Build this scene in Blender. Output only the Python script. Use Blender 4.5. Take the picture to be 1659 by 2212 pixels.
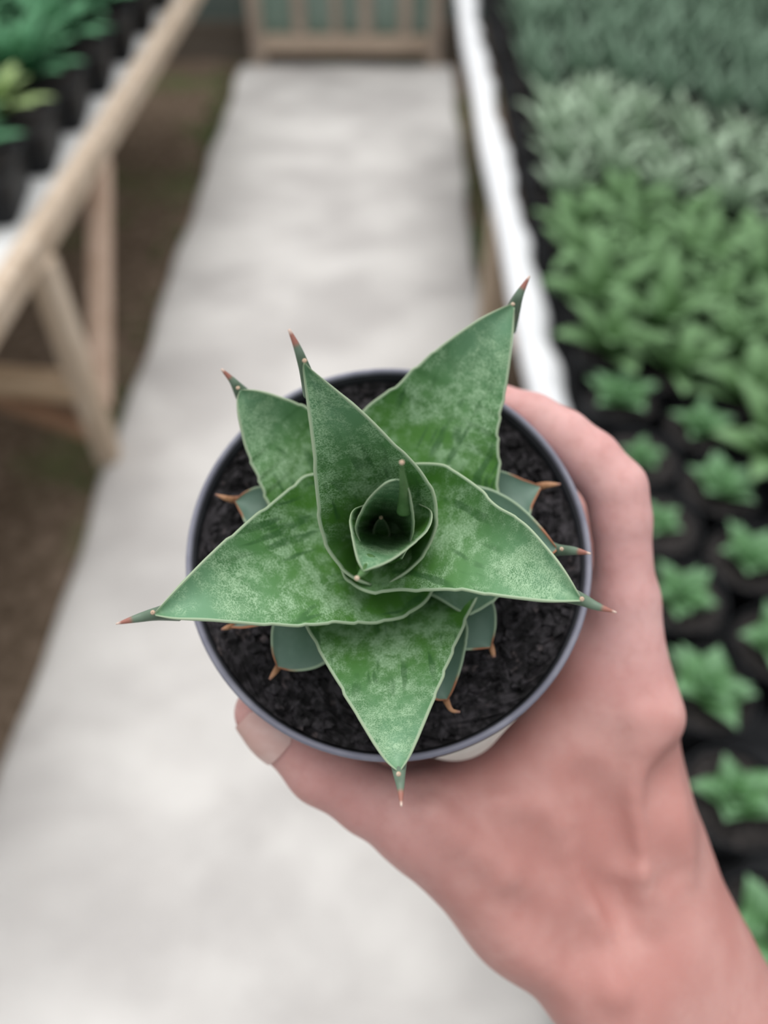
import bpy, math, random
import numpy as np
from mathutils import Vector, Matrix
random.seed(7); rng = np.random.default_rng(7)
for o in list(bpy.data.objects): bpy.data.objects.remove(o)
SC = bpy.context.scene; COL = SC.collection
R_ = math.radians

# ------------------------------------------------------------------ camera
FPX, CX, CY = 1750.0, 829.5, 1106.0
PITCH, YAW = 48.1, 0.82
cam = bpy.data.objects.new('camera', bpy.data.cameras.new('camera')); COL.objects.link(cam)
cam.location = (0, 0, 1.45)
cam.rotation_euler = (R_(90-PITCH), 0, R_(YAW))
cam.data.sensor_fit = 'HORIZONTAL'; cam.data.sensor_width = 36.0
cam.data.lens = FPX/1659*36.0
cam.data.clip_start = 0.01; cam.data.clip_end = 60
cam.data.dof.use_dof = True
cam.data.dof.focus_distance = 0.200
cam.data.dof.aperture_fstop = cam.data.lens/5.3
SC.camera = cam
CR = np.array(cam.rotation_euler.to_matrix()); CO = np.array(cam.location)
BAS = np.stack([CR[:,0], CR[:,1], -CR[:,2]], 1)       # columns right, up, forward
def c2w(p): return np.asarray(p) @ BAS.T + CO         # lens frame -> world
def ray(px, py): return np.stack([(np.asarray(px,float)-CX)/FPX, (CY-np.asarray(py,float))/FPX, np.ones_like(np.asarray(px,float))], -1)
def G(px, py, z):                                     # point of a horizontal plane at height z
    r = ray(px, py) @ BAS.T; t = (z-CO[2])/r[...,2]; return CO + r*t[...,None]
def proj(p):
    q = (np.asarray(p)-CO) @ BAS; return CX+FPX*q[0]/q[2], CY-FPX*q[1]/q[2]

# ------------------------------------------------------------------ light
SC.view_settings.view_transform = 'Standard'; SC.view_settings.look = 'None'
SC.view_settings.gamma = 1.0; SC.view_settings.use_curve_mapping = False
SC.view_settings.exposure = 0.21
W = bpy.data.worlds.new('overcast_sky'); SC.world = W; W.use_nodes = True
nt = W.node_tree; bg = nt.nodes['Background']
tc = nt.nodes.new('ShaderNodeTexCoord'); sx = nt.nodes.new('ShaderNodeSeparateXYZ')
rp = nt.nodes.new('ShaderNodeValToRGB'); nt.links.new(tc.outputs['Generated'], sx.inputs[0])
mad = nt.nodes.new('ShaderNodeMath'); mad.operation = 'MULTIPLY_ADD'   # sky shaped brighter ahead, dimmer behind, to darken the back of the hand
nt.links.new(sx.outputs['Y'], mad.inputs[0]); mad.inputs[1].default_value = .35; nt.links.new(sx.outputs['Z'], mad.inputs[2]); nt.links.new(mad.outputs[0], rp.inputs[0]); nt.links.new(rp.outputs[0], bg.inputs[0])
rp.color_ramp.elements[0].position = 0.0; rp.color_ramp.elements[0].color = (.40,.42,.42,1)
rp.color_ramp.elements[1].position = 0.85; rp.color_ramp.elements[1].color = (1.0,1.0,1.02,1)
bg.inputs[1].default_value = .88
sun = bpy.data.objects.new('sun', bpy.data.lights.new('sun', 'SUN')); COL.objects.link(sun)
sun.data.energy = 1.55; sun.data.angle = R_(50); sun.data.color = (1.0,.985,.96)
sun.rotation_euler = (R_(-13), R_(-4), 0); sun.location = (0, 1, 4)

# ------------------------------------------------------------------ helpers
class M:                                              # tiny node material builder
    def __init__(s, name, rough=.6, spec=.3):
        s.m = bpy.data.materials.new(name); s.m.use_nodes = True; s.t = s.m.node_tree
        s.b = s.t.nodes['Principled BSDF']; s.b.inputs['Roughness'].default_value = rough
        s.b.inputs['Specular IOR Level'].default_value = spec
    def n(s, ty, **k):
        x = s.t.nodes.new('ShaderNode'+ty)
        for a, v in k.items(): setattr(x, a, v)
        return x
    def link(s, a, b): s.t.links.new(a, b)
    def put(s, sock, v):
        if hasattr(v, 'is_linked'): s.link(v, sock)
        elif isinstance(v, (tuple, list)): sock.default_value = tuple(v)+((1,) if len(v) == 3 and len(sock.default_value) == 4 else ())
        else: sock.default_value = v
    def attr(s, name, out='Fac'): x = s.n('Attribute', attribute_name=name); return x.outputs[out]
    def obj(s): return s.n('TexCoord').outputs['Object']
    def scale(s, v, k): x = s.n('Mapping'); s.link(v, x.inputs[0]); x.inputs['Scale'].default_value = k; return x.outputs[0]
    def noise(s, v, sc, det=3, rough=.55, dist=0):
        x = s.n('TexNoise'); s.link(v, x.inputs['Vector']); x.inputs['Scale'].default_value = sc
        x.inputs['Detail'].default_value = det; x.inputs['Roughness'].default_value = rough; x.inputs['Distortion'].default_value = dist
        return x.outputs['Fac']
    def math(s, op, a, b=0., c=None):
        x = s.n('Math', operation=op); s.put(x.inputs[0], a); s.put(x.inputs[1], b)
        if c is not None: s.put(x.inputs[2], c)
        return x.outputs[0]
    def mr(s, v, a, b, c=0., d=1., smooth=True):
        x = s.n('MapRange'); x.interpolation_type = 'SMOOTHSTEP' if smooth else 'LINEAR'
        s.put(x.inputs['Value'], v)
        for i, q in zip(('From Min','From Max','To Min','To Max'), (a,b,c,d)): s.put(x.inputs[i], q)
        return x.outputs[0]
    def mix(s, f, a, b):
        x = s.n('Mix', data_type='RGBA'); s.put(x.inputs[0], f); s.put(x.inputs[6], a); s.put(x.inputs[7], b); return x.outputs[2]
    def bump(s, h, st, d): x = s.n('Bump'); s.link(h, x.inputs['Height']); x.inputs['Strength'].default_value = st; x.inputs['Distance'].default_value = d; s.link(x.outputs[0], s.b.inputs['Normal'])
    def col(s, c): s.put(s.b.inputs['Base Color'], c); return s

def mk(name, v, f, mat, parent=None, loc=None, attrs=None, smooth=True, sharp=None):
    """world-space vertices -> one mesh object (made local to its parent or to loc)"""
    v = np.asarray(v, float)
    org = np.array(PLOC[parent.name]) if parent is not None else np.array(loc if loc is not None else (0,0,0), float)
    me = bpy.data.meshes.new(name); me.from_pydata((v-org).tolist(), [], [list(map(int, q)) for q in f])
    me.materials.append(mat)
    if smooth: me.polygons.foreach_set('use_smooth', [True]*len(me.polygons))
    for k, a in (attrs or {}).items():
        a = np.asarray(a, float)
        at = me.attributes.new(k, 'FLOAT' if a.ndim == 1 else 'FLOAT_VECTOR', 'POINT')
        at.data.foreach_set('value' if a.ndim == 1 else 'vector', a.ravel())
    me.update()
    if sharp: me.set_sharp_from_angle(angle=R_(sharp))
    o = bpy.data.objects.new(name, me); COL.objects.link(o)
    if parent is not None: o.parent = parent; PLOC[o.name] = tuple(org)
    else: o.location = org; PLOC[o.name] = tuple(org)
    return o
PLOC = {}
def thing(name, label, cat, loc, group=None):
    o = bpy.data.objects.new(name, None); COL.objects.link(o); o.location = loc; o.empty_display_size = .02
    PLOC[o.name] = tuple(loc); return tag(o, label, cat, group)
def tag(o, label=None, cat=None, group=None, kind=None):
    for k, x in (('label',label),('category',cat),('group',group),('kind',kind)):
        if x: o[k] = x
    return o
def grid_faces(nr, nc, wrap=False, off=0):
    f = []
    for i in range(nr-1):
        for j in range(nc if wrap else nc-1):
            k = (j+1) % nc
            f.append((off+i*nc+j, off+i*nc+k, off+(i+1)*nc+k, off+(i+1)*nc+j))
    return f
def lathe(prof, n, C, ax):                             # prof: (radius, distance along ax)
    ax = np.array(ax, float)/np.linalg.norm(ax)
    u = np.cross(ax, [0,1,0] if abs(ax[1]) < .9 else [1,0,0]); u /= np.linalg.norm(u); w = np.cross(ax, u)
    a = np.linspace(0, 2*np.pi, n, endpoint=False); v = []
    for r, h in prof: v.append(np.array(C)+ax*h+r*(np.outer(np.cos(a), u)+np.outer(np.sin(a), w)))
    return np.concatenate(v), grid_faces(len(prof), n, True)
def bar(a, b, w, h, up=(0,0,1), bev=.12, n=1):         # squared timber with eased edges from a to b
    a = np.array(a, float); b = np.array(b, float); d = (b-a)/np.linalg.norm(b-a)
    s = np.cross(d, up); s /= np.linalg.norm(s); u = np.cross(s, d)
    e = bev*min(w, h); q = []
    for sx_, sy_ in ((1,1),(-1,1),(-1,-1),(1,-1)):
        c = [(sx_*w/2, sy_*(h/2-e)), (sx_*(w/2-e), sy_*h/2)]
        if sx_*sy_ < 0: c = c[::-1]
        q += c
    v = []
    for p, k in ((a,1-e/w),(a+d*e,1),(b-d*e,1),(b,1-e/w)):
        for x, y in q: v.append(p+s*x*k+u*y*k)
    f = grid_faces(4, 8, True)+[tuple(range(7,-1,-1)), tuple(range(24,32))]
    return np.array(v), f
def box(x0,x1,y0,y1,z0,z1): return bar(((x0+x1)/2,y0,(z0+z1)/2), ((x0+x1)/2,y1,(z0+z1)/2), x1-x0, z1-z0, bev=.04)
def catmull(P, N):
    P = np.array(P, float); Q = np.vstack([2*P[0]-P[1], P, 2*P[-1]-P[-2]]); out = []
    for i in range(len(P)-1):
        p0,p1,p2,p3 = Q[i:i+4]; t = np.linspace(0,1,24,endpoint=False)[:,None]
        out.append(.5*((2*p1)+(-p0+p2)*t+(2*p0-5*p1+4*p2-p3)*t**2+(-p0+3*p1-3*p2+p3)*t**3))
    D = np.vstack(out+[P[-1:]]); L = np.r_[0, np.cumsum(np.linalg.norm(np.diff(D,axis=0),axis=1))]
    s = np.linspace(0, L[-1], N); return np.stack([np.interp(s, L, D[:,k]) for k in range(D.shape[1])], 1)
def prof(pts, s): p = np.array(pts, float); return np.interp(s, p[:,0], p[:,1])
def sprof(pts, s):                                     # smooth profile
    p = catmull(pts, 80); return np.interp(s, p[:,0], p[:,1])
def tube(path, rad, n=12, flat=1.0):
    path = np.asarray(path); v = []
    for i in range(len(path)):
        d = path[min(i+1,len(path)-1)]-path[max(i-1,0)]; d /= np.linalg.norm(d)
        s = np.cross(d, FW); s /= np.linalg.norm(s); u = np.cross(s, d)
        a = np.linspace(0, 2*np.pi, n, endpoint=False)
        v.append(path[i]+rad[i]*(np.outer(np.cos(a), s)+flat*np.outer(np.sin(a), u)))
    v = np.concatenate(v); f = grid_faces(len(path), n, True)
    f += [tuple(range(n-1,-1,-1)), tuple(range(len(v)-n, len(v)))]
    return v, f
FW = BAS[:,2]
def ordinal(n):
    a = 'zeroth first second third fourth fifth sixth seventh eighth ninth tenth eleventh twelfth thirteenth fourteenth fifteenth sixteenth seventeenth eighteenth nineteenth'.split()
    if n < 20: return a[n]
    t = {20:'twent',30:'thirt'}[n//10*10]
    return t+'ieth' if n % 10 == 0 else t+'y-'+a[n % 10]

# ------------------------------------------------------------------ materials
def m_concrete():
    m = M('path_concrete', .85, .15); o = m.obj()
    n1 = m.noise(m.scale(o, (1.0,1.5,1)), 2.6, 4, .5, .3); n2 = m.noise(o, 14, 4); n3 = m.noise(o, 160, 3)
    c = m.mix(m.mr(n1,.34,.68), (.53,.51,.495), (.725,.705,.68))
    c = m.mix(m.mr(n2,.45,.75,0,.22), c, (.54,.51,.49)); c = m.mix(m.mr(n3,.5,.7,0,.2), c, (.82,.80,.77))
    m.bump(n3,.3,.004); return m.col(c).m
def m_soil():
    m = M('bare_soil', .95, .1); o = m.obj()
    n1 = m.noise(o, 2.2, 4); n2 = m.noise(o, 40, 5); n3 = m.noise(o, 1.3, 3)
    c = m.mix(m.mr(n2,.35,.7), (.11,.08,.055), (.24,.18,.135))
    c = m.mix(m.mr(n1,.50,.66,0,.75), c, (.11,.135,.055)); c = m.mix(m.mr(n3,.55,.7,0,.5), c, (.25,.19,.15))
    m.bump(n2,.6,.02); return m.col(c).m
def m_wood(name, a, b, axis=(12,12,1.2)):
    m = M(name, .75, .2); o = m.obj(); n1 = m.noise(m.scale(o, axis), 3, 4, .6, .6); n2 = m.noise(o, 5, 3)
    c = m.mix(m.mr(n1,.35,.68), a, b); c = m.mix(m.mr(n2,.5,.75,0,.5), c, tuple(x*.75 for x in a)); m.bump(n1,.25,.004)
    return m.col(c).m
def m_flat(name, a, b=None, sc=6, rough=.6, spec=.3, det=3):
    m = M(name, rough, spec); b = b or a
    c = m.mix(m.mr(m.noise(m.obj(), sc, det),.35,.65), a, b); return m.col(c).m
CONC, SOIL = m_concrete(), m_soil()
WOOD = m_wood('pale_bamboo_timber', (.55,.43,.32), (.74,.62,.50))
WOODX = m_wood('pale_crossrail_timber', (.48,.34,.22), (.68,.52,.37), (1.2,12,12))
WOODR = m_wood('reddish_timber', (.30,.175,.11), (.42,.26,.17))
WOODG = m_wood('weathered_gate_timber', (.40,.32,.26), (.55,.45,.37))
WHITE = m_flat('white_edging', (.86,.875,.90), (.92,.93,.95), 9, .5)
WBOARD = m_flat('white_deck_board', (.78,.79,.78), (.88,.885,.875), 7, .6)
DECK = m_flat('dark_shade_cloth', (.018,.019,.021), (.035,.036,.038), 30, .9, .1)
BLACK = m_flat('black_pot_plastic', (.013,.014,.016), (.020,.021,.024), 25, .55, .22)
PSOIL = m_flat('dark_potting_mix', (.012,.011,.011), (.045,.040,.038), 120, .9, .15)
NETG = m_flat('grey_green_sheeting', (.13,.17,.155), (.17,.21,.19), 1.6, .6)
NETL = m_flat('pale_green_translucent_sheet', (.27,.38,.32), (.35,.45,.40), 2.4, .5)
def m_bg(name, base, tip, mid=None, k=.6):
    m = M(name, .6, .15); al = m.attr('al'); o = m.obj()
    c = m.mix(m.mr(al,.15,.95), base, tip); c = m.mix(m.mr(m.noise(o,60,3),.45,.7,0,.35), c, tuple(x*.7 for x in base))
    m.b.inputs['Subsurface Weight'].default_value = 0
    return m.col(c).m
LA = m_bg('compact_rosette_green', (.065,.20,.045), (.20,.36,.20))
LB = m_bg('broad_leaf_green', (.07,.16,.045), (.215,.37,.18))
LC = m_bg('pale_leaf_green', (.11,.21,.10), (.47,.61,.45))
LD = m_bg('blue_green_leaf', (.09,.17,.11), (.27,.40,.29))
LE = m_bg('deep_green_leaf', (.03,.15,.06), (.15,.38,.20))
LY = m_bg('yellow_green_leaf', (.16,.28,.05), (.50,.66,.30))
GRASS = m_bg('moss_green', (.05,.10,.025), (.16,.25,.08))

# ------------------------------------------------------------------ setting
def struct(name, vf, mat, loc=(0,0,0), smooth=False):
    return tag(mk(name, vf[0], vf[1], mat, loc=loc, smooth=smooth), kind='structure')
# the soil strip and the concrete path, path edges taken from where they run on the ground
pl = G(np.array([520.,390,300,200,0]), np.array([170.,500,800,1180,1690]), 0.0)
pr = G(np.array([978.,1012,1026,1100,1190]), np.array([200.,450,660,1300,2150]), 0.0)
al_ = np.polyfit(pl[:,1], pl[:,0], 1); ar_ = np.polyfit(pr[:,1], pr[:,0], 1)
XL = lambda y: al_[0]*y+al_[1]
XR = lambda y: ar_[0]*y+ar_[1]
def ground():
    n = 46; x = np.linspace(-2.6,2.4,n); y = np.linspace(-1.2,4.6,n); X,Y = np.meshgrid(x,y)
    Z = -.035+.010*np.sin(X*9+Y*4)*np.cos(Y*7-X*3)+rng.normal(0,.004,X.shape)
    return np.stack([X.ravel(),Y.ravel(),Z.ravel()],1), grid_faces(n,n)
struct('floor', ground(), SOIL, smooth=True)
def path():
    ys = np.linspace(-1.1,4.15,70); v = []; f = []
    for y in ys:
        a = XL(y)+.006*math.sin(y*7.3)+.004*math.sin(y*17); b = XR(y)+.006*math.sin(y*6.1+1)+.004*math.sin(y*15)
        for x,z in ((a-.02,-.08),(a-.008,-.006),(a+.02,0),(a+(b-a)*.33,.002),(a+(b-a)*.66,.002),(b-.02,0),(b+.008,-.006),(b+.02,-.08)): v.append((x,y,z))
    return np.array(v), grid_faces(len(ys), 8)
p_ = struct('trim_1', path(), CONC, smooth=True); p_.name = 'floor_path'
struct('wall_back', box(-2.6,2.4,4.36,4.40,-.05,1.25), NETG)
struct('baseboard_back', box(-2.6,2.4,4.315,4.358,-.05,.13), m_wood('brown_base_board',(.15,.125,.10),(.21,.18,.15),(1.2,12,12)))

# wooden gate closing the path
gx0, gx1, gy = G(552.,150.,0.)[0]+.012, G(955.,165.,0.)[0]-.035, 4.17
gate = thing('garden_gate', 'wooden barred gate with pale green sheet closing the far end of the path', 'gate', ((gx0+gx1)/2, gy, 0))
for x in (gx0, gx1): mk('gate_post', *bar((x,gy,-.04),(x,gy,1.22),.060,.060,up=(0,1,0)), WOODG, gate, smooth=False)
mk('bottom_rail', *bar((gx0+.03,gy,.088),(gx1-.03,gy,.088),.05,.075), m_wood('gate_rail_timber',(.50,.39,.30),(.64,.51,.40),(1.2,12,12)), gate, smooth=False)
mk('top_rail', *bar((gx0+.037,gy,1.14),(gx1-.037,gy,1.14),.06,.09), WOODG, gate, smooth=False)
mk('sheet', *box(gx0+.03,gx1-.03,gy+.035,gy+.04,.06,1.17), NETL, gate, smooth=False)
for i, px in enumerate((645., 725., 790., 875.)):
    x = G(px, 40., .2)[0]
    mk('bar', *bar((x,gy-.005,.126),(x,gy-.005,1.096),.055 if i != 1 else .04,.028,up=(0,1,0)), WOODG, gate, smooth=False)

# ------------------------------------------------------------------ benches
ZB = .585
re_ = G(np.array([989.,1035,1070,1098,1134,1151]), np.array([0.,250,467,598,748,832]), .612)     # inner edge of the white edging
er = np.polyfit(re_[:,1], re_[:,0], 2); XE = lambda y: float(np.polyval(er, min(max(y,.6),2.9)))
bench = thing('nursery_bench', 'long low nursery bench with bright white edging right of the path, full of potted rosettes', 'bench', (.75,1.6,0))
mk('deck', *box(.285,1.62,-.25,3.55,.555,ZB-.002), DECK, bench, smooth=False)
def edging():
    ys = np.linspace(-.25,3.55,150); v = []
    for y in ys:
        a = XE(y)+.002*math.sin(y*9)
        b = a+.054+.004*math.sin(y*21+2*math.sin(y*5))+.003*math.sin(y*47+1)+.003*math.sin(y*11)
        q = ((a-.002,.584),(a,.608),(a+.008,.615),((a+b)/2,.619),(b-.006,.617),(b,.609),(b+.003,.585),(b-.01,.584),(a+.014,.583))
        v += [(x,y,z) for x,z in q]
    return np.array(v), grid_faces(len(ys), 9, True)+[tuple(range(8,-1,-1)), tuple(range(149*9,150*9))]
tag(mk('edging_strip', *edging(), WHITE, bench, sharp=50), 'bright white edging strip')
for y, dx in ((-.1,0), (1.80,.018), (3.4,.35)): mk('leg', *bar((XE(y)+.028+dx,y,-.045),(XE(y)+.028+dx,y,.545),.058,.058,up=(0,1,0)), WOOD, bench, smooth=False)
for y in (-.1, 1.80, 3.4): mk('leg', *bar((1.55,y,-.045),(1.55,y,.545),.058,.058,up=(0,1,0)), WOOD, bench, smooth=False)
mk('side_rail', *bar((XE(-.25)+.045,-.25,.52),(XE(3.55)+.045,3.55,.52),.035,.06), WOOD, bench, smooth=False)
mk('brace', *bar((XE(1.8)+.03,1.77,.12),(XE(1.3)+.03,1.32,.50),.045,.04), WOOD, bench, smooth=False)
mk('cross_rail', *bar((XE(1.8)+.055,1.80,.24),(1.52,1.80,.24),.05,.05), WOODX, bench, smooth=False)

bl_ = G(np.array([397.,195,42,-3]), np.array([0.,330,555,625]), .60)
ebl = np.polyfit(bl_[:,1], bl_[:,0], 1); XB = lambda y: ebl[0]*y+ebl[1]
lb = thing('plant_bench', 'pale timber plant bench with white deck left of the path', 'bench', (-1.2,1.7,0))
mk('front_beam', *bar((XB(.3),.3,.585),(XB(3.7),3.7,.585),.046,.06), WOOD, lb, smooth=False)
mk('deck', *box(-1.75,XB(1.8)-.018,.3,3.7,.575,.60), WBOARD, lb, smooth=False)
lx, ly = G(235.,985.,0.)[:2]
lx2 = lx
for y in (ly, 3.3): 
    x = lx if y == ly else -1.35
    mk('leg', *bar((x,y,-.045),(x,y,.56),.056,.056,up=(0,1,0)), WOOD, lb, smooth=False)
    mk('leg', *bar((-1.65,y,-.045),(-1.65,y,.57),.056,.056,up=(0,1,0)), WOOD, lb, smooth=False)
mk('brace', *bar((lx+.012,ly+.02,.15),(XB(1.93)+.0,1.95,.56),.05,.045), m_wood('pinkish_brace_timber',(.56,.40,.30),(.74,.56,.45)), lb, smooth=False)
mk('brace', *bar((lx-.02,ly-.004,.09),(lx-.26,ly-.004,.225),.045,.045), WOODR, lb, smooth=False)
mk('cross_rail', *bar((lx-.02,ly,.225),(-1.62,ly+.02,.295),.06,.062), WOODX, lb, smooth=False)

# ------------------------------------------------------------------ background plants
def blade(Ln, Wd, e0, e1, az, r0, z0, nr=9, fold=.18, wp=.45, th=.0016, ex=.8):
    s = np.linspace(0,1,nr); e = np.radians(e0+(e1-e0)*s); ds = Ln/(nr-1)
    r = r0+np.r_[0,np.cumsum(np.cos(e[:-1])*ds)]; z = z0+np.r_[0,np.cumsum(np.sin(e[:-1])*ds)]
    w = Wd/2*np.where(s < wp, .55+.45*np.sin(s/wp*np.pi/2), np.maximum(np.cos((s-wp)/(1-wp)*np.pi/2),0)**ex)+.0004
    v = []; ca, sa = math.cos(az), math.sin(az)
    for i in range(nr):
        nx, nz = -math.sin(e[i]), math.cos(e[i])
        for (t, h) in ((-1, fold*w[i]), (0, 0), (1, fold*w[i]), (0, -th-.18*w[i])):
            rr = r[i]+nx*h; zz = z[i]+nz*h; tt = t*w[i]
            v.append((ca*rr-sa*tt, sa*rr+ca*tt, zz))
    return np.array(v), grid_faces(nr,4,True)+[(3,2,1,0),tuple(range(nr*4-4,nr*4))], np.repeat(s,4)
def foliage(kind, seed):
    q = random.Random(seed); V=[]; F=[]; A=[]; n=0
    if kind == 'A': rings = [(5,.056,.038,38,14,0),(5,.048,.034,56,26,.63),(4,.034,.027,72,45,.2),(3,.019,.014,84,70,.5)]
    elif kind == 'B': rings = [(5,.112,.040,42,4,0),(4,.112,.038,60,14,.63),(3,.075,.028,78,40,.3)]
    elif kind == 'C': rings = [(5,.095,.028,56,18,0),(5,.105,.028,74,36,.5),(3,.085,.022,85,62,.3)]
    elif kind == 'D': rings = [(5,.10,.022,64,34,0),(6,.115,.022,78,52,.5),(4,.10,.018,86,70,.3)]
    else: rings = [(8,.15,.036,40,-5,0),(8,.15,.034,60,12,.4),(7,.13,.030,74,35,.2),(4,.09,.024,84,60,.1)]
    for k, L, w, e0, e1, ph in rings:
        for i in range(k):
            az = 2*math.pi*(i+q.uniform(-.16,.16))/k+ph*2*math.pi/k*1.6; sc = q.uniform(.82,1.15)
            v, f, a = blade(L*sc, w*q.uniform(.9,1.1), e0+q.uniform(-8,8), e1+q.uniform(-12,12), az, .004, 0, **({'wp':.30,'ex':1.25,'fold':.28} if kind == 'A' else {}))
            V.append(v); F += [tuple(x+n for x in ff) for ff in f]; A.append(a); n += len(v)
    return np.concatenate(V), F, np.concatenate(A)
def mesh_only(name, v, f, mat, attrs=None):
    o = mk(name, v, f, mat, attrs=attrs); me = o.data; bpy.data.objects.remove(o); return me
MATK = {'A':LA,'B':LB,'C':LC,'D':LD,'E':LE}
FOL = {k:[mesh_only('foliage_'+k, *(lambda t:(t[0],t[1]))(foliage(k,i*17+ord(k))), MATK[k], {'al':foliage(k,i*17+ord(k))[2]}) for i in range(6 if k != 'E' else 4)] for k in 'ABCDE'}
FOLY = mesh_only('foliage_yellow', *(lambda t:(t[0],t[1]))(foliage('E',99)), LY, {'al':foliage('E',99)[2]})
pv, pf = lathe([(.0,.001),(.038,.0),(.041,.002),(.0500,.066),(.0535,.067),(.0545,.079),(.0535,.081),(.0520,.080),(.0505,.070)], 28, (0,0,0), (0,0,1))
POTM = mesh_only('round_pot', pv, pf, BLACK)
sv, sf = lathe([(.0505,.071),(.045,.073),(.03,.0745),(.012,.0755),(.0005,.076)], 20, (0,0,0), (0,0,1))
sv[:,2] += rng.normal(0,.0008,len(sv)); SOILM = mesh_only('pot_soil', sv, sf, PSOIL)
def inst(name, me, parent, loc=(0,0,0), rz=0., sc=1., tilt=(0,0)):
    o = bpy.data.objects.new(name, me); COL.objects.link(o); o.parent = parent
    o.location = loc; o.rotation_euler = (tilt[0],tilt[1],rz); o.scale = (sc,)*3; return o
KD = {'A':('small compact rosette','potted_rosette','compact rosettes at the near end of the right bench'),
      'B':('bright arching plant','potted_succulent','arching bright green plants on the right bench'),
      'C':('pale pointed plant','potted_agave','pale pointed plants on the right bench'),
      'D':('dark slender plant','potted_foliage_plant','slender blue-green plants at the far end of the right bench')}
cnt = {}
DX, DY = .0975, .1215
for c in range(11):
    X = .345+c*DX
    y0 = .209+(c % 2)*.0585-DY*2
    cells = []
    for i in range(40):
        Y = y0+i*DY
        if Y > 3.3: break
        px, py = proj((X,Y,ZB+.1))
        if not (-40 < px < 1659+70 and -130 < py < 2212+40): continue
        q = random.Random(c*100+i)
        b1, b2 = 1.46+.05*math.sin(c), 2.02-.035*c
        kind = 'A' if (c < 2 and Y < .96) else 'B' if Y < b1 else 'C' if Y < b2 else 'D'
        cells.append((Y, kind, q))
    num = {}
    for Y, kind, q in cells:
        num[kind] = num.get(kind,0)+1
        desc, nm, grp = KD[kind]
        row = 'the row along the white edging' if c == 0 else f'the {ordinal(c+1)} row from the white edging'
        lab = f'{desc}, {ordinal(num[kind])} of its kind up {row}'
        jx, jy = q.uniform(-.006,.006), q.uniform(-.006,.006)
        if kind == 'A': jx, jy = q.uniform(-.003,.003), q.uniform(-.003,.003)
        t = thing(nm, lab, 'plant', (X+jx, Y+jy, ZB), grp)
        inst('pot', POTM, t, rz=q.uniform(0,6)); inst('soil', SOILM, t, rz=q.uniform(0,6))
        sc = {'A':q.uniform(.86,1.05),'B':q.uniform(.85,1.12),'C':q.uniform(.85,1.15),'D':q.uniform(.9,1.25)}[kind]
        if kind == 'A' and c == 0 and .66 < Y < .86: sc = .62
        inst('rosette' if kind == 'A' else 'leaves', q.choice(FOL[kind]), t, (0,0,.072), q.uniform(0,6.28), sc, (q.uniform(-.12,.12), q.uniform(-.12,.12)))
        cnt[kind] = cnt.get(kind,0)+1
print('PLANTS', cnt, sum(cnt.values()))

# square black pots of leafy plants on the white deck at left
def sqpot(w, h):
    e = w*.07; v = []
    for r, z in ((w*.44,0),(w*.5,h*.97),(w*.51,h),(w*.47,h),(w*.46,h*.85)):
        k = e
        for x,y in ((r,r-k),(r-k,r),(-r+k,r),(-r,r-k),(-r,-r+k),(-r+k,-r),(r-k,-r),(r,-r+k)): v.append((x,y,z))
    return np.array(v), grid_faces(5,8,True)+[tuple(range(7,-1,-1))]
SQ = mesh_only('square_pot', *sqpot(.205,.095), BLACK)
ss = np.array([(x,y,.082+random.uniform(-.004,.006)) for y in np.linspace(-.095,.095,9) for x in np.linspace(-.095,.095,9)])
SQS = mesh_only('square_pot_soil', ss, grid_faces(9,9), PSOIL)
ca_ = G(np.array([34.,108,176,231]), np.array([500.,382,287,216]), .60)
lc = np.polyfit(ca_[:,1], ca_[:,0], 1); LPX = lambda y: lc[0]*y+lc[1]
k = 0
for c in range(3):
    num = 0
    for i in range(-2, 8):
        yc = ca_[0,1]+.095+i*.225; xc = LPX(yc)-.105-c*.222
        px, py = proj((xc,yc,.75))
        if not (-190 < px < 1700 and -170 < py < 2300) or yc > 3.5: continue
        num += 1; q = random.Random(900+c*20+i)
        yel = (c == 0 and i == 1)
        where = ('left bench row beside the beam','middle row of the left bench','back row of the left bench')[c]
        lab = ('yellow-green leafy plant, the only light one among the left bench pots' if yel else
               f'deep green leafy plant, {ordinal(num)} pot up the {where}')
        t = thing('potted_leafy_plant', lab, 'plant', (xc,yc,.6), 'leafy plants in square pots on the left bench')
        inst('pot', SQ, t, rz=R_(8)); inst('soil', SQS, t, rz=R_(8))
        inst('leaves', FOLY if yel else q.choice(FOL['E']), t, (-.035,0,.085), q.uniform(0,6.28), 1.1 if yel else q.uniform(1.15,1.4))

# tufts of green along the path edges
def tufts():
    V=[];F=[];A=[];n=0
    for (fx, ya, yb, cnt_, side) in ((XL,1.4,4.1,240,-1),(XR,1.9,4.0,200,1)):
        for i in range(cnt_):
            y = random.uniform(ya,yb) if random.random() < .5 else random.gauss(3.5 if side < 0 else 2.9,.35); y = min(max(y,1.3),4.1)
            x = fx(y)+side*abs(random.gauss(.05,.035)); az = random.uniform(0,6.28)
            v,f,a = blade(random.uniform(.02,.05), random.uniform(.006,.012), 70, 20, az, .001, 0, 5)
            V.append(v+np.array([x,y,-.035])); F += [tuple(j+n for j in ff) for ff in f]; A.append(a); n += len(v)
    return np.concatenate(V), F, np.concatenate(A)
gv, gf, ga = tufts()
tag(mk('grass', gv, gf, GRASS, attrs={'al':ga}), 'low green weeds growing on the bare soil along the path edges', 'grass', kind='stuff')

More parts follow.
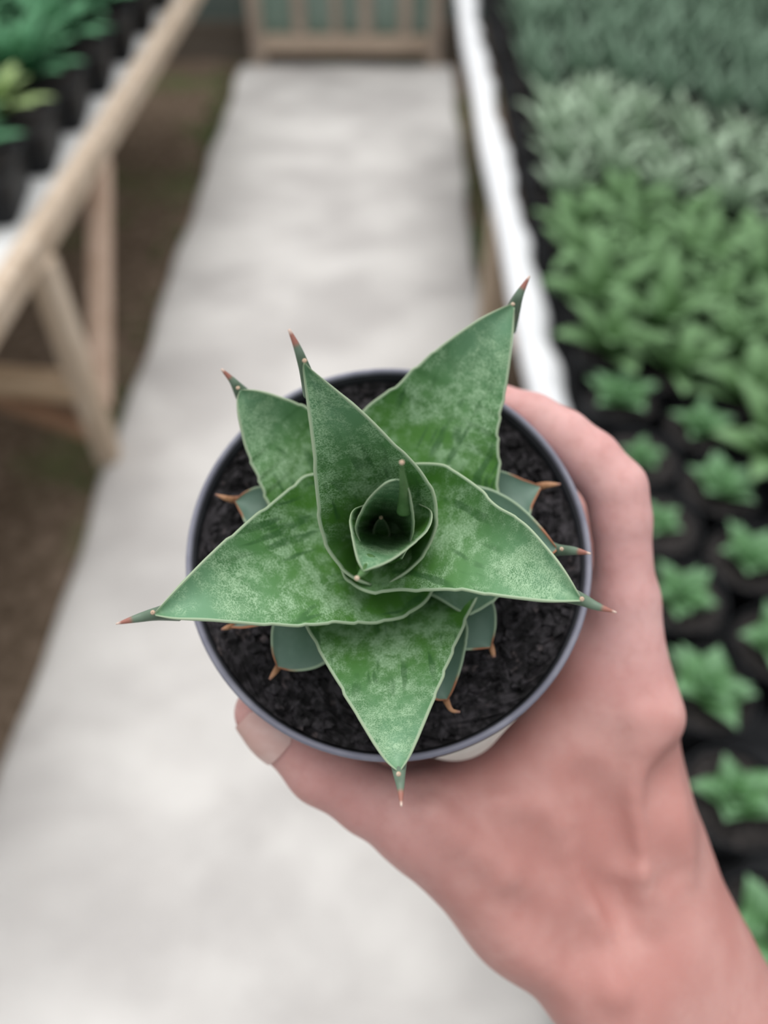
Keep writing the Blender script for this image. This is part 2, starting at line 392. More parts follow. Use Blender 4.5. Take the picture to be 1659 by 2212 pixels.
# ------------------------------------------------------------------ the potted plant in the hand
TILT = R_(18); NC = np.array([0, math.sin(TILT), -math.cos(TILT)])      # pot axis in the lens frame (points out of the pot mouth)
C0 = np.array([.00143, -.01111, .24]); RIM = .0602
NW = BAS @ NC; C0W = c2w(C0)
def PH(px, py, H):                                    # point at height H above the rim plane
    r = ray(px, py); t = ((C0 @ NC)+np.asarray(H, float))/(r @ NC); return c2w(r*t[...,None])
POTH = .098
hero = thing('potted_succulent', 'large mottled green star-shaped succulent in a round black pot held in the hand', 'plant', tuple(C0W-NW*POTH))
m = M('hero_pot_plastic', .6, .2); mo = m.obj()
POTM2 = m.col(m.mix(m.mr(m.noise(mo,60,3),.4,.7), (.022,.023,.028), (.036,.037,.044))).m
pp = [(.0005,-POTH+.002),(.040,-POTH),(.0425,-POTH+.002),(.0570,-.016),(.0578,-.0145),(.0592,-.012),(.0600,-.002),(.0602,-.0008),(.0598,0),(.0588,.0002),(.0582,-.0010),(.0578,-.0060),(.0572,-.014)]
mk('pot', *lathe(pp[:6]+pp[10:], 128, C0W, NW), POTM2, hero)
m = M('sheen_pot_rim', .45, .4); RIMM = m.col(m.mix(m.mr(m.noise(m.obj(),60,3),.4,.7), (.20,.20,.255), (.29,.29,.35))).m  # rim paler than the pot: reflected light put into its colour
tag(mk('rim', *lathe([(.0581,-.0142),(.0592,-.012),(.0600,-.002),(.0602,-.0008),(.0599,0),(.0590,.0002),(.0584,-.0005),(.0582,-.0016)], 128, C0W, NW), RIMM, hero), 'grey pot rim with painted sheen')
# potting mix: lumpy disc with grains
def soil_mesh():
    V=[];F=[]
    nr, na = 26, 110; ux = np.cross(NW,[0,1,0]); ux /= np.linalg.norm(ux); uy = np.cross(NW,ux)
    for i in range(nr):
        r = .0574*i/(nr-1)+.0001; a = np.linspace(0,2*np.pi,na,endpoint=False)+i*.1
        h = -.0052+rng.normal(0,.0006,na)+.0006*np.sin(a*7+r*300)
        V.append(C0W+NW*h[:,None]+r*(np.outer(np.cos(a),ux)+np.outer(np.sin(a),uy)))
    V=[np.concatenate(V)]; F=grid_faces(nr,na,True); n=nr*na
    base = np.array([(1,0,0),(-1,0,0),(0,1,0),(0,-1,0),(0,0,1),(0,0,-1)],float)
    fb = [(0,2,4),(2,1,4),(1,3,4),(3,0,4),(2,0,5),(1,2,5),(3,1,5),(0,3,5)]
    for i in range(1500):
        r = .0555*math.sqrt(random.random()); a = random.uniform(0,6.283); s = random.choice((.0012,.0015,.0019,.0024,.0030)) if random.random() < .6 else .0010
        p = C0W+ux*r*math.cos(a)+uy*r*math.sin(a)+NW*(-.0048)
        b = base*np.array([random.uniform(.6,1.3),random.uniform(.6,1.3),random.uniform(.5,.9)])*s
        R3 = np.array(Matrix.Rotation(random.uniform(0,6.28),3,Vector((random.gauss(0,1),random.gauss(0,1),random.gauss(0,1))).normalized()))
        V.append(p+b@R3.T); F += [tuple(x+n for x in t) for t in fb]; n += 6
    return np.concatenate(V), F
m = M('hero_potting_mix', .8, .25); mo = m.obj()
c = m.mix(m.mr(m.noise(mo,300,3),.4,.66), (.010,.009,.010), (.050,.045,.050)); c = m.mix(m.mr(m.noise(mo,190,2),.60,.72,0,.55), c, (.15,.12,.12))
tag(mk('soil', *soil_mesh(), m.col(c).m, hero, smooth=False), kind='stuff')
# white paper label stuck to the pot wall
def tag_mesh(az0, az1, na=22, nh=9):                   # loose paper tag bulging away from the wall below the rim
    rx = BAS[:,0]; ry = np.cross(NW, rx); V = []
    if ry @ BAS[:,1] < 0: ry = -ry
    for l in (0, -.0003):
        for v_ in np.linspace(0,1,nh):
            for u in np.linspace(0,1,na):
                a = az0+(az1-az0)*u; h = -.0025-.026*v_
                r = .0604-.0022*v_+.0058*math.sin(math.pi*u)**.8*v_**.8+l
                V.append(C0W+NW*h+r*(math.cos(a)*rx+math.sin(a)*ry))
    k = na*nh; return np.array(V), grid_faces(nh,na)+[tuple(x+k for x in q[::-1]) for q in grid_faces(nh,na)]

# ---- leaves
def leaf_mat(name, old):
    m = M(name, .42, .38); lf = m.attr('lf','Vector'); al = m.attr('al'); ed = m.attr('ed')
    big = m.noise(lf, 85, 3, .55); fine = m.noise(lf, 1650, .6, .5, .2); mid = m.noise(lf, 260, 3)
    streak = m.noise(m.scale(lf,(1,.13,1)), 420, 1.5); streak2 = m.noise(lf, 95, 2)
    if not old:
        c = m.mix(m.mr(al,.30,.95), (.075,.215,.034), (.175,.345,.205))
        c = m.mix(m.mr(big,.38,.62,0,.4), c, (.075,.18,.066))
        ridge = m.math('ABSOLUTE', m.math('SUBTRACT', fine, .5))
        worm = m.mr(ridge, .02, .10, 1, 0)
        dens = m.math('MULTIPLY', m.mr(m.math('ADD', big, m.math('MULTIPLY', m.math('SUBTRACT',mid,.5),.7)),.30,.62), m.mr(al,.18,.45))
        dens = m.math('MULTIPLY', dens, m.mr(al,.99,.88))
        soft = m.math('MULTIPLY', m.mr(mid,.40,.62), m.mr(big,.35,.6)); soft = m.math('MULTIPLY', soft, m.mr(al,.05,.3))
        c = m.mix(m.math('MULTIPLY', soft, .5), c, (.32,.50,.30))
        c = m.mix(m.math('MULTIPLY', m.math('MULTIPLY', worm, dens), .62), c, (.46,.66,.43))
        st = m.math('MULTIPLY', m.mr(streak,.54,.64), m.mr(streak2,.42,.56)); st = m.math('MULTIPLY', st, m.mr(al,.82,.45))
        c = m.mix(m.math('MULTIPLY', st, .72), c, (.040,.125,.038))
        c = m.mix(m.mr(ed,m.math('MULTIPLY_ADD',al,-.0004,.00078),.0003), c, (.40,.53,.36))
        c = m.mix(m.mr(ed,.00016,.00008,0,.5), c, (.30,.36,.22))
    else:
        c = m.mix(m.mr(al,.2,.9), (.065,.15,.070), (.135,.225,.175)); c = m.mix(m.mr(mid,.4,.65,0,.35), c, (.17,.27,.21))
        mg = m.mix(m.mr(m.math('ADD',al,m.math('MULTIPLY',m.math('SUBTRACT',big,.5),.5)),.80,.92), (.33,.44,.30), (.40,.17,.09))
        c = m.mix(m.mr(ed,.0007,.0003), c, mg)
    m.bump(mid,.06,.0006); return m.col(c).m
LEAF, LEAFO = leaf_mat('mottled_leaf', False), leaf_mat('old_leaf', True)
m = M('leaf_spine', .45, .35); a_ = m.attr('al')
c = m.mix(m.mr(a_,.70,.80), (.15,.215,.155), (.36,.15,.115)); c = m.mix(m.mr(a_,.90,.97), c, (.72,.55,.47)); SPINE = m.col(c).m
m = M('dry_leaf_spine', .55, .3); a_ = m.attr('al')
c = m.mix(m.mr(a_,.1,.5), (.34,.15,.085), (.46,.24,.13)); c = m.mix(m.mr(a_,.80,.97), c, (.30,.16,.12)); SPINED = m.col(c).m
SPINEG = m_flat('young_green_spine', (.075,.165,.055), (.10,.20,.075), 300, .45, .3)
m = M('spine_callus', .6, .3); CALLUS = m.col(m.mix(m.mr(m.noise(m.obj(),900,2),.4,.6), (.70,.55,.42), (.60,.42,.30))).m

LI = [0]
def leaf(L, R, H, ch, spine=None, th=.0026, mat=None, old=False, teeth=2.5, nt=6, Ns=84, Nt=27, cal=None, pw=2.0, label=None):
    LI[0] += 1; q = np.random.default_rng(LI[0]*13); mat = mat or (LEAFO if old else LEAF)
    s = np.linspace(0,1,Ns); t = np.linspace(-1,1,Nt); t = np.sign(t)*(1-(1-np.abs(t))**1.35)
    E = []
    for P, sg in ((L,-1),(R,1)):
        D = catmull(P, Ns); g = np.gradient(D, axis=0); g /= np.linalg.norm(g,axis=1)[:,None]+1e-9
        nrm = np.stack([-g[:,1], g[:,0]],1)
        ph = s*nt*1.35+q.uniform(0,1)+.45*np.sin(s*7+q.uniform(0,6)); saw = (ph % 1.0); bumpy = np.where(saw < .85, (saw/.85)**1.6, (1-saw)/.15)-.4
        E.append(D+nrm*(sg*teeth*bumpy*np.clip((.72-s)/.12,0,1)*np.clip((s-.04)/.1,0,1))[:,None])
    pix = E[0][:,None,:]*((1-t)/2)[None,:,None]+E[1][:,None,:]*((1+t)/2)[None,:,None]
    Hh = sprof(H,s)[:,None]-sprof(ch,s)[:,None]*(1-np.abs(t)**pw)[None,:]
    T = PH(pix[...,0], pix[...,1], Hh)
    du = np.gradient(T,axis=0); dv = np.gradient(T,axis=1); N = np.cross(du,dv); N /= np.linalg.norm(N,axis=2)[...,None]+1e-12
    N *= np.where((N @ FW) < 0, -1, 1)[...,None]                  # away from the mouth of the rosette
    if (N @ NW).mean() > 0: pass
    width = np.linalg.norm(T[:,-1]-T[:,0],axis=1)
    tk = (np.minimum(th, width*.25)[:,None]*(.22+.78*(1-np.abs(t)**3.0))[None,:])
    B = T+N*tk[...,None]
    cen = T[:,Nt//2]; alm = np.r_[0,np.cumsum(np.linalg.norm(np.diff(cen,axis=0),axis=1))]
    ac = (t[None,:]*.5)*width[:,None]
    lf = np.stack([ac, np.repeat(alm[:,None],Nt,1), np.full((Ns,Nt),LI[0]*.37)],2)
    ed = (1-np.abs(t))[None,:]*.5*width[:,None]
    ed = np.minimum(ed, ed*0+1)
    al = np.repeat(s[:,None],Nt,1); n = Ns*Nt
    f = grid_faces(Ns,Nt)+[tuple(n+x for x in w_[::-1]) for w_ in grid_faces(Ns,Nt)]
    for i in range(Ns-1):
        a, b = i*Nt, (i+1)*Nt; f += [(a,b,n+b,n+a), (a+Nt-1,n+a+Nt-1,n+b+Nt-1,b+Nt-1)]
    for j in range(Nt-1):
        f += [(j,n+j,n+j+1,j+1), ((Ns-1)*Nt+j,(Ns-1)*Nt+j+1,n+(Ns-1)*Nt+j+1,n+(Ns-1)*Nt+j)]
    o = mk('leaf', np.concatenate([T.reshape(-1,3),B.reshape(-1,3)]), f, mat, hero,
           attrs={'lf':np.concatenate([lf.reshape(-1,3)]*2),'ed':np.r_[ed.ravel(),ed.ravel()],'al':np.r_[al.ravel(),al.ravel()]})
    if label: o['label'] = label
    if spine:
        P = np.array([p[:3] for p in spine],float); W_ = np.array([p[3] for p in spine],float)
        K = 30; D = catmull(P,K); D[:,2] += np.interp(np.linspace(0,1,K),[0,.22,.36,.6,1],[-.0066,-.0056,-.0032,-.0008,0])*(1 if not old else .5); w = sprof(list(zip(np.linspace(0,1,len(W_)), W_)), np.linspace(0,1,K))*(1 if not old else .8)
        X = PH(D[:,0],D[:,1],D[:,2]); dep = ((X-CO)@BAS)[:,2]
        v, f = tube(X, np.maximum(w/FPX*dep,.00008), 14, .8)
        mk('spine', v, f, SPINED if old else SPINEG if teeth == .6 else SPINE, o, attrs={'al':np.repeat(np.linspace(0,1,K),14)})
    if cal:
        X = PH(float(cal[0]),float(cal[1]),cal[2]); 
        v, f = lathe([(.0001,-.0006),(.0004,-.0004),(.0006,0),(.0004,.0003),(.0001,.0004)], 10, X, NW); mk('callus', v, f, CALLUS, o)
    return o

# outer, older leaves first (heights are metres above the pot rim)
leaf([(760,1140),(720,1105),(650,1060),(575,1050),(535,1060),(506,1081)], [(740,1180),(680,1160),(600,1150),(540,1135),(522,1110),(508,1085)],
     [(0,.002),(.5,.008),(1,.007)], [(0,.004),(.6,.003),(1,.0004)], [(520,1080,.0058,11),(495,1078,.0065,8),(465,1068,.007,2.5)], old=True, teeth=1)
leaf([(800,1120),(880,1040),(980,1005),(1075,1016),(1130,1036),(1166,1048)], [(860,1180),(940,1150),(1050,1150),(1130,1130),(1150,1090),(1168,1056)],
     [(0,.002),(.5,.008),(1,.009)], [(0,.004),(.6,.003),(1,.0004)], [(1150,1056,.008,12),(1178,1048,.009,9),(1211,1046,.0095,3)], old=True, teeth=1)
leaf([(760,1250),(700,1270),(630,1310),(592,1345),(588,1400),(598,1438)], [(830,1290),(780,1340),(740,1400),(690,1438),(640,1448),(602,1443)],
     [(0,.002),(.5,.006),(1,.004)], [(0,.004),(.6,.003),(1,.0004)], [(607,1432,.003,10),(595,1450,.0035,8),(582,1468,.003,3.5)], old=True, teeth=1)
leaf([(870,1240),(930,1330),(965,1380),(985,1400),(1015,1402),(1056,1400)], [(900,1200),(980,1240),(1040,1270),(1066,1305),(1070,1350),(1062,1396)],
     [(0,.002),(.5,.005),(1,.003)], [(0,.004),(.6,.0028),(1,.0004)], [(1055,1385,.002,9),(1062,1400,.0025,8),(1067,1420,.002,5)], old=True, teeth=1)
leaf([(800,1260),(850,1350),(885,1440),(915,1490),(940,1510),(962,1512)], [(900,1240),(980,1300),(1008,1350),(1000,1420),(982,1480),(968,1510)],
     [(0,.004),(.5,.008),(1,.006)], [(0,.004),(.6,.003),(1,.0004)], [(958,1495,.005,12),(966,1518,.006,9),(976,1534,.0062,6),(994,1538,.006,3)], old=True, teeth=1)
leaf([(760,1190),(700,1215),(620,1260),(560,1305),(520,1335),(500,1350)], [(770,1250),(710,1290),(640,1325),(580,1345),(530,1356),(500,1356)],
     [(0,.002),(.5,.006),(1,.005)], [(0,.004),(.6,.003),(1,.0004)], [(512,1350,.0045,8),(495,1354,.005,7),(478,1360,.005,3)], old=True, teeth=1)
# second green pair right of centre
leaf([(860,1080),(960,1040),(1040,1050),(1085,1068),(1130,1100),(1170,1142),(1200,1180)], [(840,1240),(940,1290),(1010,1325),(1060,1300),(1110,1260),(1160,1222),(1202,1190)],
     [(0,.006),(.5,.014),(1,.019)], [(0,.006),(.6,.004),(1,.0006)], [(1170,1184,.016,24),(1205,1188,.0195,13),(1240,1190,.022,9),(1276,1196,.024,2)], mat=LEAFO, teeth=3, nt=4, cal=(1213,1186,.0215), label='dark green leaf behind the right-hand big leaf')
# rear left leaf
leaf([(640,1180),(590,1110),(560,1035),(535,975),(520,915),(513,870),(517,846)], [(780,1050),(745,960),(715,915),(660,881),(600,858),(555,845),(522,842)],
     [(0,.008),(.5,.018),(.85,.026),(1,.028)], [(0,.008),(.6,.006),(1,.0006)], [(545,880,.022,24),(520,846,.0275,17),(502,822,.030,8),(478,797,.032,2.5)], teeth=3.5, cal=(514,838,.030))
# upper right leaf
leaf([(720,1080),(745,960),(785,886),(850,840),(900,793),(960,744),(1030,695),(1075,670),(1106,656)], [(1000,1180),(1065,1130),(1074,1060),(1078,1000),(1074,950),(1078,905),(1091,840),(1104,745),(1111,666)],
     [(0,.006),(.4,.018),(.8,.030),(1,.034)], [(0,.008),(.5,.007),(.85,.003),(1,.0006)], [(1096,712,.029,20),(1111,663,.0345,16),(1124,632,.037,9),(1144,596,.039,2)], teeth=4, nt=7, Nt=33, cal=(1108,657,.0365))
# bottom leaf
leaf([(640,1230),(645,1300),(664,1357),(690,1402),(740,1490),(800,1590),(832,1640),(856,1664)], [(1060,1200),(1045,1260),(1020,1310),(1003,1345),(975,1412),(940,1500),(900,1596),(884,1634),(866,1664)],
     [(0,.006),(.4,.019),(.8,.031),(1,.033)], [(0,.008),(.5,.007),(.85,.003),(1,.0006)], [(860,1610,.028,24),(862,1662,.0335,17),(865,1700,.0355,9),(867,1742,.037,2)], teeth=3.5, nt=5, Nt=33, cal=(861,1672,.0365))
# left leaf
leaf([(800,960),(745,1000),(690,1022),(655,1030),(622,1060),(560,1108),(470,1184),(400,1254),(360,1296),(334,1324)], [(960,1230),(925,1290),(895,1318),(860,1335),(800,1345),(720,1344),(660,1350),(560,1347),(450,1338),(380,1336),(336,1330)],
     [(0,.012),(.3,.021),(.75,.037),(1,.042)], [(0,.012),(.35,.010),(.8,.004),(1,.0006)], [(385,1318,.0395,24),(333,1327,.0415,15),(295,1336,.0425,9),(250,1348,.043,1.5)], teeth=3.5, nt=7, Nt=33, cal=(330,1323,.0435))
# right leaf
leaf([(735,1060),(800,1020),(860,1005),(915,1001),(965,1009),(1002,1031),(1040,1062),(1075,1095),(1130,1130),(1180,1184),(1220,1236),(1254,1290)],
     [(735,1170),(742,1235),(768,1266),(810,1279),(868,1273),(920,1275),(980,1272),(1050,1282),(1120,1291),(1190,1298),(1254,1299)],
     [(0,.018),(.3,.027),(.75,.042),(1,.048)], [(0,.014),(.35,.011),(.8,.004),(1,.0006)], [(1210,1278,.044,22),(1256,1295,.0475,15),(1290,1310,.0485,9),(1332,1323,.049,1.5)], teeth=3.5, nt=7, Nt=33, cal=(1257,1294,.0495))
# inner upright leaf
leaf([(800,1262),(752,1238),(715,1195),(695,1145),(688,1090),(682,1010),(674,930),(664,860),(655,800),(656,784)],
     [(840,1258),(888,1225),(925,1180),(942,1125),(936,1070),(908,1020),(860,970),(790,900),(725,844),(672,798),(660,784)],
     [(0,.024),(.25,.034),(.6,.050),(1,.064)], [(0,.006),(.12,.022),(.35,.020),(.7,.007),(1,.0006)], [(676,850,.057,22),(655,786,.064,14),(641,748,.067,9),(624,711,.069,3)], teeth=2.5, nt=4, Nt=33, pw=1.8, cal=(658,779,.066))
# innermost rolled leaves
leaf([(812,1215),(770,1150),(785,1098),(808,1066),(835,1044),(856,1036)], [(868,1205),(888,1165),(893,1125),(885,1070),(876,1048),(862,1037)],
     [(0,.034),(.5,.051),(1,.063)], [(0,.014),(.3,.040),(.7,.014),(1,.0006)], [(873,1105,.054,17),(873,1060,.0605,12),(869,1025,.065,8),(868,998,.068,2.5)], teeth=.6, th=.0013, Nt=29, pw=2.6, cal=(868,999,.068))
leaf([(800,1090),(768,1100),(757,1122),(763,1165),(772,1205),(783,1232)], [(905,1090),(930,1105),(928,1135),(905,1163),(850,1206),(800,1228),(788,1233)],
     [(0,.030),(.4,.049),(1,.058)], [(0,.024),(.3,.043),(.7,.009),(1,.0006)], [(800,1210,.0545,18),(786,1233,.057,12),(779,1241,.058,8),(770,1249,.0585,2.5)], teeth=.6, th=.0013, Nt=29, pw=2.6, cal=(771,1249,.059))
leaf([(812,1170),(806,1150),(812,1130),(822,1118)], [(842,1172),(842,1150),(834,1130),(825,1118)], [(0,.016),(.5,.024),(1,.031)], [(0,.002),(.5,.003),(1,.0003)], th=.0014, teeth=0, Nt=13, cal=(823,1118,.0318))

# paper label, then the hand
tag(mk('paper_label', *tag_mesh(R_(-79),R_(-50)), m_flat('white_label_paper',(.72,.71,.66),(.78,.77,.72),200,.6), hero), 'white paper label on the pot wall')

# ------------------------------------------------------------------ the hand (one continuous surface, meshed from a distance field)
def cp(px, py, d): r = ray(px, py); return r*d
def rc(p, a, ra, b, rb):
    ba = b-a; h = np.clip(((p-a)@ba)/(ba@ba),0,1); return np.linalg.norm(p-a-h[:,None]*ba,axis=1)-(ra+(rb-ra)*h)
def smin(a, b, k): h = np.clip(.5+.5*(b-a)/k,0,1); return b*(1-h)+a*h-k*h*(1-h)
FING = {
 'thumb': [(563,1538,.2475,.0082),(600,1568,.2480,.0092),(695,1660,.2500,.0104),(800,1728,.2530,.0105),(905,1778,.2560,.0128)],
 'index': [(1010,852,.270,.0072),(1150,908,.2640,.0083),(1215,945,.2628,.0087),(1275,993,.2612,.0091),(1330,1055,.2602,.0095),(1341,1120,.2610,.0092),(1350,1290,.2650,.0098),(1374,1530,.2700,.0128)],
 'middle':[(1020,1010,.318,.0075),(1110,1020,.306,.0083),(1225,1120,.296,.0096),(1270,1300,.292,.0104),(1372,1545,.287,.0125)],
 'ring':  [(980,1090,.335,.0072),(1070,1100,.326,.0080),(1190,1190,.316,.0092),(1230,1350,.310,.0098),(1345,1560,.303,.0118)],
 'little':[(1000,1190,.345,.0062),(1075,1210,.340,.0070),(1160,1290,.332,.0080),(1200,1420,.326,.0086),(1305,1580,.317,.0108)]}
PALM = [((1374,1530,.2700,.0125),(1385,1800,.2720,.0145)),((1385,1800,.2720,.0145),(1415,2040,.2740,.0175)),
        ((1372,1545,.287,.0125),(1420,1850,.286,.0150)),((1420,1850,.286,.0150),(1480,2040,.285,.0190)),
        ((1345,1560,.303,.0118),(1440,2000,.298,.0165)),((1305,1580,.317,.0108),(1440,1980,.309,.0150)),
        ((905,1778,.2560,.0128),(1130,1965,.2660,.0175)),
        ((1340,1300,.2720,.0120),(1300,1500,.2760,.0160)),((1300,1500,.2760,.0160),(1180,1640,.2740,.0150)),((1180,1640,.2740,.0150),(1040,1725,.2680,.0135)),((1040,1725,.2680,.0135),(920,1755,.2600,.0125)),
        ((1250,1300,.290,.014),(1200,1560,.295,.016)),((1200,1560,.295,.016),(1050,1690,.285,.014)),
        ((880,1690,.2850,.0150),(1060,1640,.2980,.0200)),((1060,1640,.2980,.0200),(1250,1490,.3020,.0200)),((1060,1590,.3250,.0200),(1220,1470,.3280,.0190)),((1060,1640,.2980,.0200),(1060,1590,.3250,.0200)),
        ((980,1800,.2630,.0125),(1290,1660,.2730,.0140)),((1060,1850,.2680,.0160),(1330,1760,.2760,.0165)),
        ((1130,1965,.2660,.0175),(1330,2130,.2690,.0200)),
        ((1150,1900,.2800,.0150),(1400,1950,.2850,.0200)),
        ((1330,2130,.2690,.0200),(1800,2830,.2800,.0260)),((1480,2040,.2850,.0185),(1970,2730,.2950,.0260)),
        ((1415,2040,.2740,.0175),(1890,2780,.2850,.0270))]
def chain(p, nodes, k):
    d = None
    for a, b in zip(nodes[:-1], nodes[1:]):
        e = rc(p, cp(*a[:3]), a[3], cp(*b[:3]), b[3]); d = e if d is None else smin(d, e, k)
    return d
def pot_sd(p):                                        # signed distance to the pot body (approximate)
    q = p-C0; h = q@NC; r = np.linalg.norm(q-h[:,None]*NC,axis=1)
    R = np.interp(h, [-POTH,-.016,-.0145,0], [.0425,.0567,.0592,.0604]); return np.maximum(np.maximum(r-R-.0002, h-.0005), -POTH-.0005-h)
def base_sd(p):
    d = None
    for a, b in PALM:
        e = rc(p, cp(*a[:3]), a[3], cp(*b[:3]), b[3]); d = e if d is None else smin(d, e, .012)
    for kf, nm in ((.006,'thumb'),(.006,'index'),(.006,'middle'),(.006,'ring'),(.006,'little')):
        d = smin(d, chain(p, FING[nm], .0035), kf)
    return d
def front(px, py):                                    # depth where the skin starts along a line of sight
    r = ray(px, py); ds = np.linspace(.22,.32,400); s = base_sd(r[None,:]*ds[:,None]); i = int(np.argmax(s < 0)); return ds[i]
RIDGE = [([(1380,1555),(1375,1660),(1385,1800),(1400,1980)],.0036,.0019),          # tendon of the index finger
         ([(1405,1600),(1418,1720),(1440,1880)],.0030,.0014),
         ([(1075,1735),(1160,1740),(1205,1790),(1235,1900),(1290,2010)],.0024,.0010), # vein
         ([(930,1760),(1060,1860),(1190,1990),(1330,2140)],.0036,.0020)]            # thumb tendon
RP = []
for pts, r, lift in RIDGE:
    D = catmull(pts, 9); RP.append([(x,y,front(x,y)+r-lift,r) for x,y in D])
VAL = []                                             # hollows between tendons and beside the wrist
for pts, r, gap in (([(1270,1690),(1310,1760),(1345,1850)],.0042,.0026),([(1165,1990),(1270,2085)],.0095,.0070),
                    ([(1452,1690),(1446,1770),(1468,1900)],.0060,.0048)):
    D = catmull(pts, 7); VAL.append([(x,y,front(x,y)-gap,r) for x,y in D])
KN = (1434,1552); KNP = cp(KN[0],KN[1],front(1425,1550)+.004)
def hand_sd(p):
    d = base_sd(p)
    for nodes in RP: d = smin(d, chain(p, nodes, .002), .0055)
    d = smin(d, np.linalg.norm(p-KNP,axis=1)-.0050, .009)
    for nodes in VAL: d = -smin(-d, chain(p, nodes, .002), .007)
    return np.maximum(d, -pot_sd(p))
def surface_nets(fun, lo, hi, h):
    n = np.ceil((np.array(hi)-lo)/h).astype(int)+1
    ax = [lo[i]+h*np.arange(n[i]) for i in range(3)]
    F = np.empty(n, np.float32)
    Yg, Zg = np.meshgrid(ax[1],ax[2],indexing='ij')
    for i0 in range(0, n[0], 12):
        xs = ax[0][i0:i0+12]
        pts = np.stack([np.repeat(xs,Yg.size), np.tile(Yg.ravel(),len(xs)), np.tile(Zg.ravel(),len(xs))],1)
        F[i0:i0+12] = fun(pts).reshape(len(xs),n[1],n[2])
    S = F < 0
    cs = [(i,j,k) for i in (0,1) for j in (0,1) for k in (0,1)]
    sl = lambda A,c: A[c[0]:A.shape[0]-1+c[0], c[1]:A.shape[1]-1+c[1], c[2]:A.shape[2]-1+c[2]]
    tot = sum(sl(S,c).astype(np.int8) for c in cs); act = (tot > 0) & (tot < 8)
    idx = -np.ones(act.shape,int); idx[act] = np.arange(act.sum()); I = np.argwhere(act)
    acc = np.zeros((len(I),3)); num = np.zeros(len(I))
    for a in cs:
        for d in range(3):
            if a[d]: continue
            b = list(a); b[d] = 1
            fa = F[I[:,0]+a[0],I[:,1]+a[1],I[:,2]+a[2]]; fb = F[I[:,0]+b[0],I[:,1]+b[1],I[:,2]+b[2]]
            m_ = (fa < 0) != (fb < 0); t = np.where(m_, fa/(fa-fb+1e-20), 0)
            pt = np.array(a,float)[None,:].repeat(len(I),0); pt[:,d] += t
            acc += pt*m_[:,None]; num += m_
    V = np.array(lo)+h*(I+acc/num[:,None]); Q = []
    for d in range(3):
        o1, o2 = (d+1)%3, (d+2)%3
        A = np.take(S, range(S.shape[d]-1), d); B = np.take(S, range(1,S.shape[d]), d)
        for x in np.argwhere(A != B):
            if x[o1] == 0 or x[o2] == 0 or x[o1] >= act.shape[o1] or x[o2] >= act.shape[o2]: continue
            e1 = np.zeros(3,int); e1[o1] = 1; e2 = np.zeros(3,int); e2[o2] = 1
            q = [idx[tuple(x-e1-e2)], idx[tuple(x-e2)], idx[tuple(x)], idx[tuple(x-e1)]]
            Q.append(q if S[tuple(x)] else q[::-1])
    return V, np.array(Q)
allp = np.array([cp(*n[:3]) for v in FING.values() for n in v]+[cp(*a[:3]) for ab in PALM for a in ab])
V, Q = surface_nets(hand_sd, allp.min(0)-.032, allp.max(0)+.032, .0014)
# light relaxation
nb = np.zeros_like(V); dg = np.zeros(len(V))
for it in range(3):
    nb[:] = 0; dg[:] = 0
    for a, b in ((0,1),(1,2),(2,3),(3,0)):
        np.add.at(nb, Q[:,a], V[Q[:,b]]); np.add.at(nb, Q[:,b], V[Q[:,a]]); np.add.at(dg, Q[:,a], 1); np.add.at(dg, Q[:,b], 1)
    V = V*.5+.5*nb/dg[:,None]
m = M('skin', .48, .35); o = m.obj()
n1 = m.noise(o, 28, 3); n2 = m.noise(o, 240, 4, .6); wr = m.noise(m.scale(o,(1,1,1)), 620, 3, .6, 1.2)
c = m.mix(m.mr(n1,.36,.66), (.54,.255,.225), (.63,.34,.305)); c = m.mix(m.math('MULTIPLY', m.attr('pale'), .72), c, m.mix(m.mr(n1,.36,.66), (.76,.43,.415), (.82,.51,.49))); c = m.mix(m.mr(n2,.42,.70,0,.25), c, (.52,.23,.20))
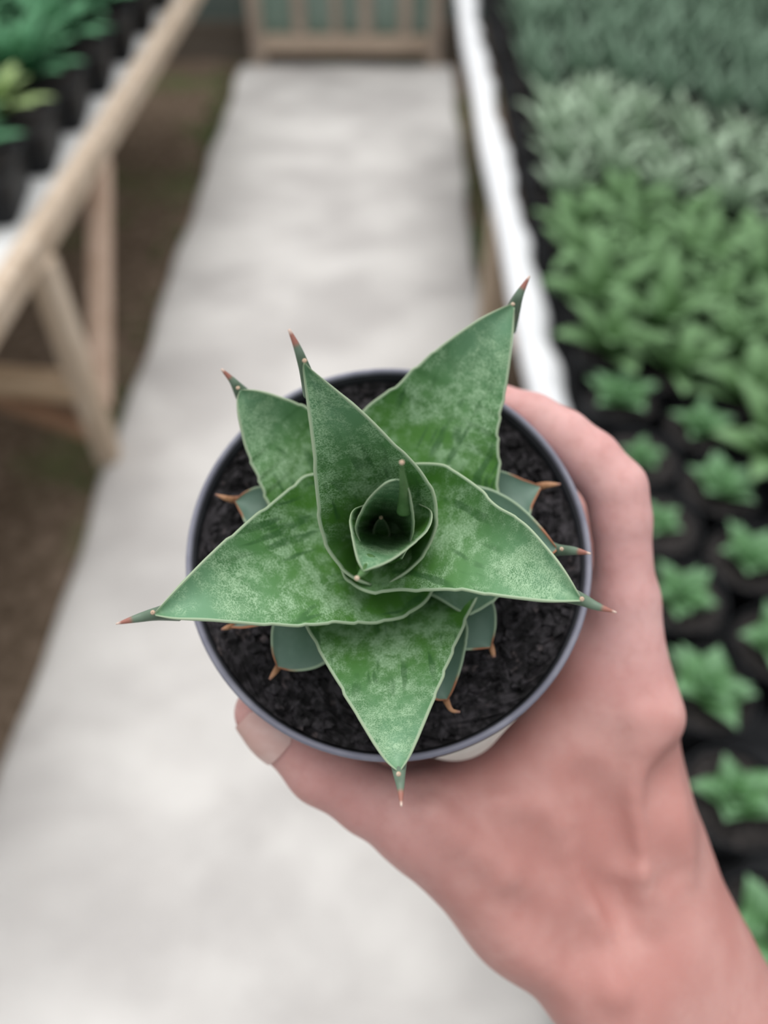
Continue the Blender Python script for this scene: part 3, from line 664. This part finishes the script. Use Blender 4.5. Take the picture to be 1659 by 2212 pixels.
m.b.inputs['Subsurface Weight'].default_value = .25; m.b.inputs['Subsurface Radius'].default_value = (.006,.0022,.0012); m.b.inputs['Subsurface Scale'].default_value = .5
m.bump(wr,.14,.0012); SKIN = m.col(c).m
wl = c2w(cp(1400,2060,.275))
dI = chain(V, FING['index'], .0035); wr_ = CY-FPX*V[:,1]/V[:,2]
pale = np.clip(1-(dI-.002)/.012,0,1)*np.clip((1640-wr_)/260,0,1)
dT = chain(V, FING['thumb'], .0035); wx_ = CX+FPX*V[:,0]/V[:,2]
pale = np.maximum(pale, .55*np.clip(1-(dT-.002)/.014,0,1)*np.clip((1080-wx_)/300,0,1))  # thumb skin lightened in colour to make up for the pot's shade
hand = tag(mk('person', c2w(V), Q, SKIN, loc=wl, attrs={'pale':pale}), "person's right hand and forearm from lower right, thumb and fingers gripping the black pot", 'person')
# thumbnail
A_ = cp(600,1568,.2480); T_ = cp(563,1538,.2475); ax = (T_-A_)/np.linalg.norm(T_-A_)
out = np.array([-.40,-.42,-.85]); out -= ax*(out@ax); out /= np.linalg.norm(out); sd = np.cross(ax,out)
def nail():
    V=[]; nu, nv = 22, 17
    for lay in (0,1):
        for u in np.linspace(0,1,nu):
            for w in np.linspace(-1,1,nv):
                x = -.0048+u*.0150; hw = R_(58)*(1-.42*max(0,(u-.72)/.28)**2)*(1-.30*max(0,(.18-u)/.18)**2)
                a = w*hw; dd = math.cos(a)*out+math.sin(a)*sd; rr = np.linspace(.002,.016,90); q_ = base_sd(A_+ax*x+rr[:,None]*dd)
                r = float(np.interp(0, q_, rr)) if q_[-1] > 0 else .009
                V.append(A_+ax*x+(r+.0005-lay*.0014+.0003*(1-w*w))*dd)
    k = nu*nv; return np.array(V), grid_faces(nu,nv)+[tuple(q+k for q in f[::-1]) for f in grid_faces(nu,nv)]
nv_, nf_ = nail()
m = M('thumbnail', .35, .45); m.col(m.mix(m.mr(m.noise(m.obj(),120,2),.4,.65), (.68,.43,.385), (.74,.51,.465)))
tag(mk('fingernail', c2w(nv_), nf_, m.m, hand), 'pale pink thumbnail')
